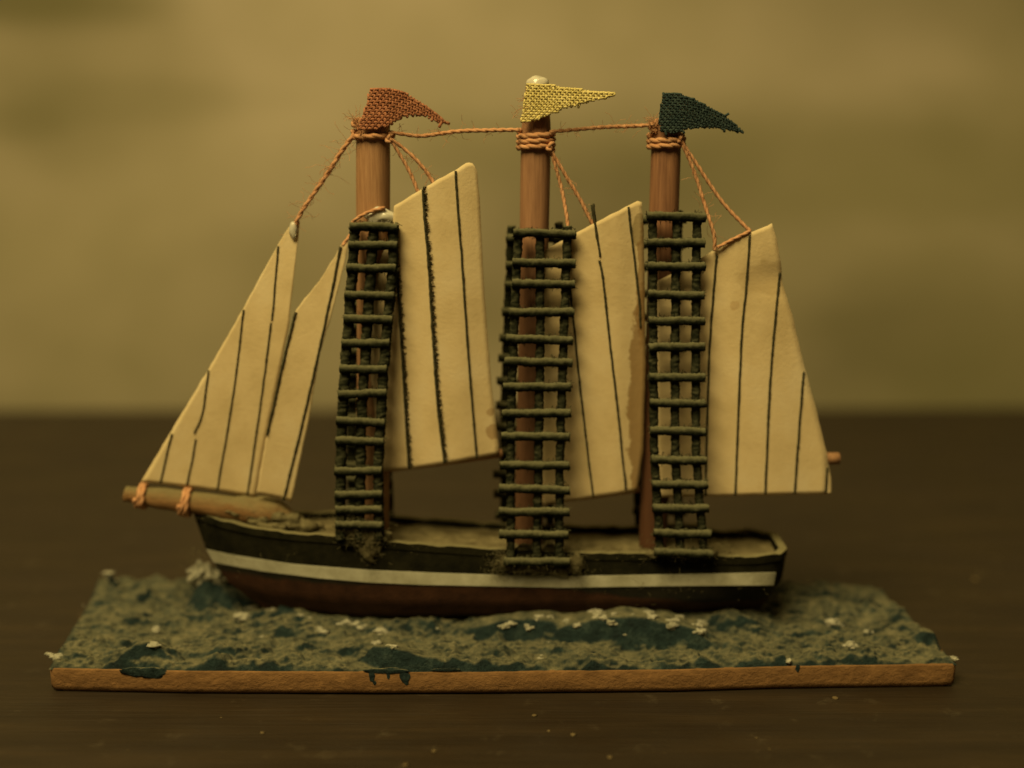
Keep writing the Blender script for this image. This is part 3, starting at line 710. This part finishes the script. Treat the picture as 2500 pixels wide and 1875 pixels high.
# curled lip at the lower corner of the last sail
bm = bmesh.new(); prev = None
for k in range(15):
    v = 1128 + (1208 - 1128) * k / 14; w_ = 10 * math.sin(min(1, k / 10) * math.pi / 2) + 3
    row = []
    for a in range(6):
        an = a / 5 * 2.4; row.append(bm.verts.new(P(2019 + w_ * math.sin(an), v - 3 * (k == 14), d3(2020, v)) + Vector((0, 0.0004 * (1 - math.cos(an)), 0))))
    if prev:
        for a in range(5): bm.faces.new((prev[a], prev[a+1], row[a+1], row[a]))
    prev = row
o = bobj('curled_edge', bm, S3.data.materials[0], S3); md = o.modifiers.new('thickness', 'SOLIDIFY'); md.thickness = 0.0002
# booms and gaffs (thin sticks behind the sails)
def stick(name, pts, r, m=M['mast']):
    bm = bmesh.new(); tube(bm, catmull(pts, 6), r * PX, 10); return bobj(name, bm, m, SHIP)
stick('boom', [P(905, 1147, -.0010), P(1080, 1126, -.0012), P(1226, 1106, -.0008)], 11)
stick('boom', [P(1600, 1130, -.0010), P(1850, 1124, -.0012), P(2048, 1119, -.0008)], 15)
stick('boom', [P(1300, 1224, -.0010), P(1430, 1210, -.0012), P(1560, 1192, -.0008)], 10)
stick('gaff', [P(1446, 500, -.0031), P(1453, 545, -.0033), P(1458, 580, -.0034)], 4.5, M['ink'])

def yarn(bm, pts, R):
    n0 = len(bm.verts); tube(bm, resample(pts, 3.2 * PX), R, 12); bm.verts.ensure_lookup_table()
    for v in list(bm.verts)[n0:]:
        v.co += Vector(noise.noise_vector(v.co * 1100)) * R * .15 + Vector(noise.noise_vector(v.co * 5200)) * R * .22
# ratline nets -----------------------------------------------------
def net(rungs, cords, ytop, ybot, vt, vb, sgn, du=0, label=''):
    """rungs: (v, u0, u1); cords: list of [(v,u)...]; near side sgn -1, far side +1"""
    root = bpy.data.objects.new('ratline_net', None); S.collection.objects.link(root); root.parent = SHIP; root['label'] = label
    root.empty_display_size = .002
    Y = lambda v: sgn * (ytop + (ybot - ytop) * smoothstep(vt, vb, v) ** 1.0 if False else ytop + (ybot - ytop) * (v - vt) / (vb - vt))
    for c in cords:
        bm = bmesh.new(); top = c[0][0]; pts = []
        for k in range(61):
            v = c[0][0] + (c[-1][0] - c[0][0]) * k / 60
            q = P(interp(c, v) + 2.5 * noise.noise(Vector((v * .02, c[0][1], sgn))), v, -abs(Y(v))); q.y = Y(v); q.x += du * PX
            pts.append(q)
        pts = resample(pts, 6 * PX)
        yarn(bm, pts, (12.5 if c[0][1] < 1000 else 10.5) * PX)
        bobj('cord', bm, M['cord'], root)
    for (v, a, b) in rungs:
        bm = bmesh.new(); pts = []; ph = random.random() * 50; tilt = random.uniform(-2, 6)
        for k in range(25):
            u = a + (b - a) * k / 24; vv = v + tilt * (k / 24 - .5) + 2.0 * noise.noise(Vector((u * .025, ph, 0)))
            q = P(u, vv, -abs(Y(v))); q.y = Y(v) - 0.0008; q.x += du * PX; pts.append(q)
        yarn(bm, resample(pts, 5 * PX), 10.6 * PX)
        bobj('rung', bm, M['cord'], root)
    return root
random.seed(11)
def spread(vs, e):  # rung list with interpolated ends
    return [(v, interp([(a, b) for a, b, c in e], v), interp([(a, c) for a, b, c in e], v)) for v in vs]
n1v = [553, 598, 654, 720, 778, 836, 899, 959, 1027, 1075, 1147, 1205, 1241, 1278]
n1e = [(553, 857, 973), (655, 848, 969), (778, 841, 959), (899, 831, 947), (1027, 823, 942), (1147, 819, 933), (1300, 822, 936)]
n1c = [[(548, 868), (655, 860), (778, 852), (899, 843), (1027, 835), (1147, 831), (1318, 832)], [(548, 912), (778, 898), (1027, 882), (1318, 878)], [(548, 962), (655, 958), (778, 948), (899, 936), (1027, 930), (1147, 923), (1318, 926)]]
n2v = [569, 641, 692, 761, 827, 882, 942, 1007, 1063, 1133, 1191, 1246, 1301, 1367]
n2e = [(569, 1253, 1406), (692, 1250, 1403), (827, 1236, 1398), (942, 1229, 1395), (1063, 1224, 1391), (1191, 1218, 1391), (1301, 1219, 1388), (1372, 1230, 1391)]
n2c = [[(560, 1266), (827, 1254), (1063, 1246), (1375, 1247)], [(560, 1318), (827, 1319), (1150, 1314), (1375, 1310)], [(552, 1386), (827, 1376), (1150, 1366), (1375, 1366)]]
n3v = [529, 592, 649, 719, 782, 845, 919, 982, 1050, 1120, 1180, 1238, 1299, 1346]
n3e = [(529, 1578, 1721), (719, 1581, 1718), (1050, 1586, 1721), (1238, 1593, 1728), (1350, 1596, 1738)]
n3c = [[(524, 1593), (845, 1594), (1100, 1597), (1355, 1612)], [(524, 1652), (845, 1648), (1100, 1648), (1355, 1662)], [(524, 1702), (845, 1698), (1100, 1699), (1355, 1718)]]
net(spread(n1v, n1e), n1c, .0037, .0071, 550, 1310, -1, 0, 'green-black cord net on the near side of the first mast')
net(spread(n2v, n2e), n2c, .0037, .0078, 550, 1370, -1, 0, 'green-black cord net on the near side of the second mast')
net(spread(n3v, n3e), n3c, .0037, .0078, 525, 1350, -1, 0, 'green-black cord net on the near side of the third mast')
net(spread([v - 14 for v in n1v[1:]], n1e), [[(v, u) for v, u in c] for c in n1c], .0037, .0071, 550, 1310, 1, 0, 'green-black cord net on the far side of the first mast')
net(spread([v + 22 for v in n2v[:-1]], n2e), n2c, .0037, .0074, 550, 1370, 1, -16, 'green-black cord net on the far side of the second mast')
net(spread([v + 15 for v in n3v[:-1]], n3e), n3c, .0037, .0074, 525, 1350, 1, -27, 'green-black cord net on the far side of the third mast')

# threads ----------------------------------------------------------
def thread(name, pts, R=7.0, label=None):
    bm = bmesh.new(); c = catmull(pts, 10)
    twisted(bm, c, R * PX, R * PX * 8); o = bobj(name, bm, M['orange'], SHIP)
    if label: o['label'] = label
    return o
Z3 = -.0030
thread('stay_thread', [P(716, 556, -.0006), P(742, 508, -.0006), P(799, 425, -.0008), P(835, 368, -.001), P(866, 326, -.0014)], 5.8, 'twisted orange thread from outer jib to first mast')
thread('stay_thread', [P(948, 322, -.0024), P(975, 326, -.0020), P(1031, 332, -.0010), P(1114, 321, -.0012), P(1200, 318, -.002), P(1268, 317, -.0026)], 5.0, 'orange thread tied between first and second masts')
thread('stay_thread', [P(1342, 322, -.0018), P(1400, 317, -.0006), P(1465, 311, -.0006), P(1540, 308, -.0008), P(1598, 305, -.0020)], 4.8, 'orange thread tied between second and third masts')
def hang(pts): thread('hanging_thread', pts, 4.6)
hang([P(952, 338, -.0024), P(985, 392, -.002), P(1005, 430, -.002), P(1021, 470, -.0022)])
hang([P(952, 338, -.0026), P(985, 362, -.002), P(1018, 392, -.002), P(1045, 425, -.002), P(1060, 450, -.0022)])
hang([P(1344, 366, -.002), P(1356, 405, -.002), P(1372, 465, -.002), P(1382, 520, -.003), P(1387, 556, -.0036)])
hang([P(1344, 366, -.0022), P(1379, 425, -.002), P(1415, 485, -.002), P(1448, 550, -.0022)])
hang([P(1660, 340, -.0022), P(1691, 409, -.002), P(1717, 488, -.0024), P(1742, 570, -.0036), P(1745, 612, -.0036)])
hang([P(1660, 340, -.0024), P(1690, 384, -.002), P(1730, 445, -.002), P(1770, 501, -.0022), P(1832, 566, -.0030)])
hang([P(1832, 564, -.0036), P(1790, 584, -.0036), P(1752, 604, -.0036)])
hang([P(858, 545, -.0026), P(876, 530, -.0032), P(905, 516, -.0034), P(940, 507, -.0030)])
hang([P(836, 600, -.0022), P(848, 584, -.0018), P(866, 560, -.001)])
# wooden toggle with glue on the tip of the outer jib
bobj('glue_lump', blob(P(717, 560, -.0007), 13 * PX, 9, 2, .3, (.8, .6, 1.6)), M['glue'], J1)

# dust and loose fibres -------------------------------------------
random.seed(5); bm = bmesh.new()
def clump(u, v, Y, su, sv, n, L=(8, 26), sy=.0006):
    for _ in range(int(n * 1.6)):
        p = P(u + random.gauss(0, su), v + random.gauss(0, sv), Y + random.gauss(0, sy))
        fibre(bm, p, Vector((random.gauss(0, 1), random.gauss(0, .6), random.gauss(0, 1))), random.uniform(*L) * PX * .6, random.uniform(.25, .5) * PX, 1.6, 3)
clump(880, 1300, -.0074, 30, 18, 260); clump(900, 1335, -.0076, 18, 16, 160); clump(855, 1280, -.0072, 30, 12, 120)
clump(1220, 1372, -.0080, 14, 22, 160); clump(1405, 1378, -.0080, 12, 22, 160); clump(1310, 1385, -.0081, 70, 12, 160)
clump(1660, 1345, -.0080, 60, 12, 220); clump(1750, 1345, -.007, 20, 12, 60); clump(1826, 1296, .0058, 16, 5, 60)
clump(650, 1262, -.0022, 60, 12, 160, (6, 16)); clump(740, 1280, -.002, 30, 12, 80); clump(480, 1360, -.001, 14, 14, 50); clump(1000, 1330, -.006, 60, 10, 120, (5, 14)); clump(1500, 1345, -.006, 60, 8, 100, (5, 14))
clump(600, 1380, -.0058, 60, 18, 16); clump(1700, 1420, -.0070, 120, 22, 40)
def lump(u, v, Y, r, sq, k):
    sub = blob((0, 0, 0), 1.0, k, 3, .55, (1, 1, 1))
    c = P(u, v, Y)
    for vv in sub.verts:
        d = vv.co.copy(); vv.co = c + Vector((d.x * sq[0], d.y * sq[1], d.z * sq[2])) * r * PX + Vector(noise.noise_vector(d * 5 + c * 400)) * r * .22 * PX
    me = bpy.data.meshes.new('tmp'); sub.to_mesh(me); sub.free(); bm.from_mesh(me); bpy.data.meshes.remove(me)
for k, a_ in enumerate([(850, 1292, -.0066, 20, (1.3, .5, .7)), (885, 1300, -.0068, 26, (1.2, .4, .9)), (915, 1318, -.0070, 24, (1, .3, 1.1)), (900, 1345, -.0070, 20, (.9, .25, 1.2)), (935, 1305, -.0064, 18, (1.2, .5, .7)), (835, 1300, -.0064, 16, (1.2, .5, .6)),
        (1235, 1375, -.0074, 16, (1, .4, 1.1)), (1405, 1376, -.0074, 18, (1, .4, 1.2)), (1300, 1390, -.0074, 22, (2.6, .25, .5)), (1370, 1396, -.0074, 16, (2, .25, .5)),
        (1600, 1352, -.0072, 14, (1.6, .5, .6)), (1660, 1354, -.0073, 14, (2, .4, .6)), (1730, 1352, -.0072, 16, (1.5, .5, .7)), (1825, 1297, .0056, 10, (1.8, .6, .5)), (690, 1268, -.001, 26, (1.8, 1.0, .7)), (735, 1282, -.001, 24, (1.8, 1, .6)), (640, 1262, -.0014, 24, (2.2, .8, .6)), (590, 1250, -.0014, 18, (2.2, .7, .6)), (780, 1296, -.001, 14, (1.8, .8, .4)), (660, 1285, -.003, 16, (2.4, .6, .5)), (1280, 1338, -.0066, 14, (1.4, .4, .7)), (1345, 1338, -.0066, 14, (1.4, .4, .7))]):
    lump(a_[0], a_[1], a_[2], a_[3], a_[4], k)
o = bobj('dust_fuzz', bm, M['dust'], SHIP); o['kind'] = 'stuff'; o['label'] = 'grey dust and lint caught on the deck edges'
bm = bmesh.new()
def hairs(pts, n, L=(10, 40)):
    c = catmull(pts, 10)
    for _ in range(n):
        p = random.choice(c) + Vector((random.gauss(0, 1), random.gauss(0, 1), random.gauss(0, 1))) * 4 * PX
        fibre(bm, p, Vector((random.gauss(0, 1), random.gauss(0, .5), random.gauss(0, 1))), random.uniform(*L) * PX, .45 * PX, 1.3, 7)
hairs([P(720, 548, -.0006), P(799, 425, -.0008), P(862, 332, -.0014)], 60, (20, 70)); hairs([P(975, 326, -.002), P(1114, 322, -.001), P(1264, 316, -.0026)], 40)
hairs([P(866, 300, -.002), P(868, 290, -.002), P(880, 315, -.003)], 45, (14, 40)); hairs([P(1352, 319, -.0018), P(1465, 312, -.0006), P(1590, 305, -.002)], 40)
hairs([P(1346, 370, -.002), P(1445, 545, -.002)], 25); hairs([P(1661, 342, -.002), P(1744, 574, -.003)], 30); hairs([P(955, 340, -.002), P(1058, 435, -.002)], 25); hairs([P(1590, 305, -.002), P(1592, 290, -.002), P(1596, 312, -.002)], 40, (12, 34)); hairs([P(1268, 290, -.003), P(1285, 210, -.003)], 20, (10, 30))
o = bobj('loose_fibres', bm, M['orange'], SHIP); o['kind'] = 'stuff'; o['label'] = 'fine loose fibres off the orange thread'
bm = bmesh.new()
for rl, e, yb, yt, vt, vb in ((n1v, n1e, .0071, .0037, 550, 1310), (n2v, n2e, .0078, .0037, 550, 1370), (n3v, n3e, .0078, .0037, 525, 1350)):
    for v, a, b in spread(rl, e):
        y = -(yt + (yb - yt) * (v - vt) / (vb - vt)) - .0006
        for _ in range(190):
            u = random.uniform(a, b)
            fibre(bm, P(u, v + random.uniform(-9, 9), y), Vector((random.gauss(0, .6), random.gauss(-.3, .6), random.gauss(0, 1))), random.uniform(5, 14) * PX, .75 * PX, .9, 3)
o = bobj('net_fuzz', bm, M['cord'], SHIP); o['kind'] = 'stuff'; o['label'] = 'short fuzz on the green-black nets'

# crumbs and lint on the table -------------------------------------
bm = bmesh.new(); random.seed(21)
for _ in range(9):
    u = random.uniform(0, 2500); v = 1060 + 815 * random.random() ** .7
    c = PZ(u, v, 0)
    if front[0].x - .002 < c.x < front[-1].x + .002 and -.022 < c.y < .02: continue
    r = random.choice((1, 1, 1, 1.4, 2.0, 2.6)) * random.uniform(.5, 1.1) * 2 * PX
    sub = blob(c + Vector((0, 0, r * .25)), r, random.random() * 90, 1, .5, (1.3, 1, .5))
    me = bpy.data.meshes.new('tmp'); sub.to_mesh(me); sub.free(); bm.from_mesh(me); bpy.data.meshes.remove(me)
for u, v, r in ((1305, 1748, 6), (1340, 1785, 4), (1060, 1835, 6), (2040, 1705, 7), (1490, 1850, 6), (990, 1868, 6), (2380, 1415, 8), (1400, 1795, 6), (640, 1790, 5)):
    c = PZ(u, v, 0); sub = blob(c + Vector((0, 0, r * .2 * PX)), r * PX, u, 1, .5, (1.2, 1.2, .5))
    me = bpy.data.meshes.new('tmp'); sub.to_mesh(me); sub.free(); bm.from_mesh(me); bpy.data.meshes.remove(me)
o = bobj('table_crumbs', bm, M['crumb']); o['kind'] = 'stuff'; o['label'] = 'pale crumbs and lint scattered on the table'; o['category'] = 'crumbs'
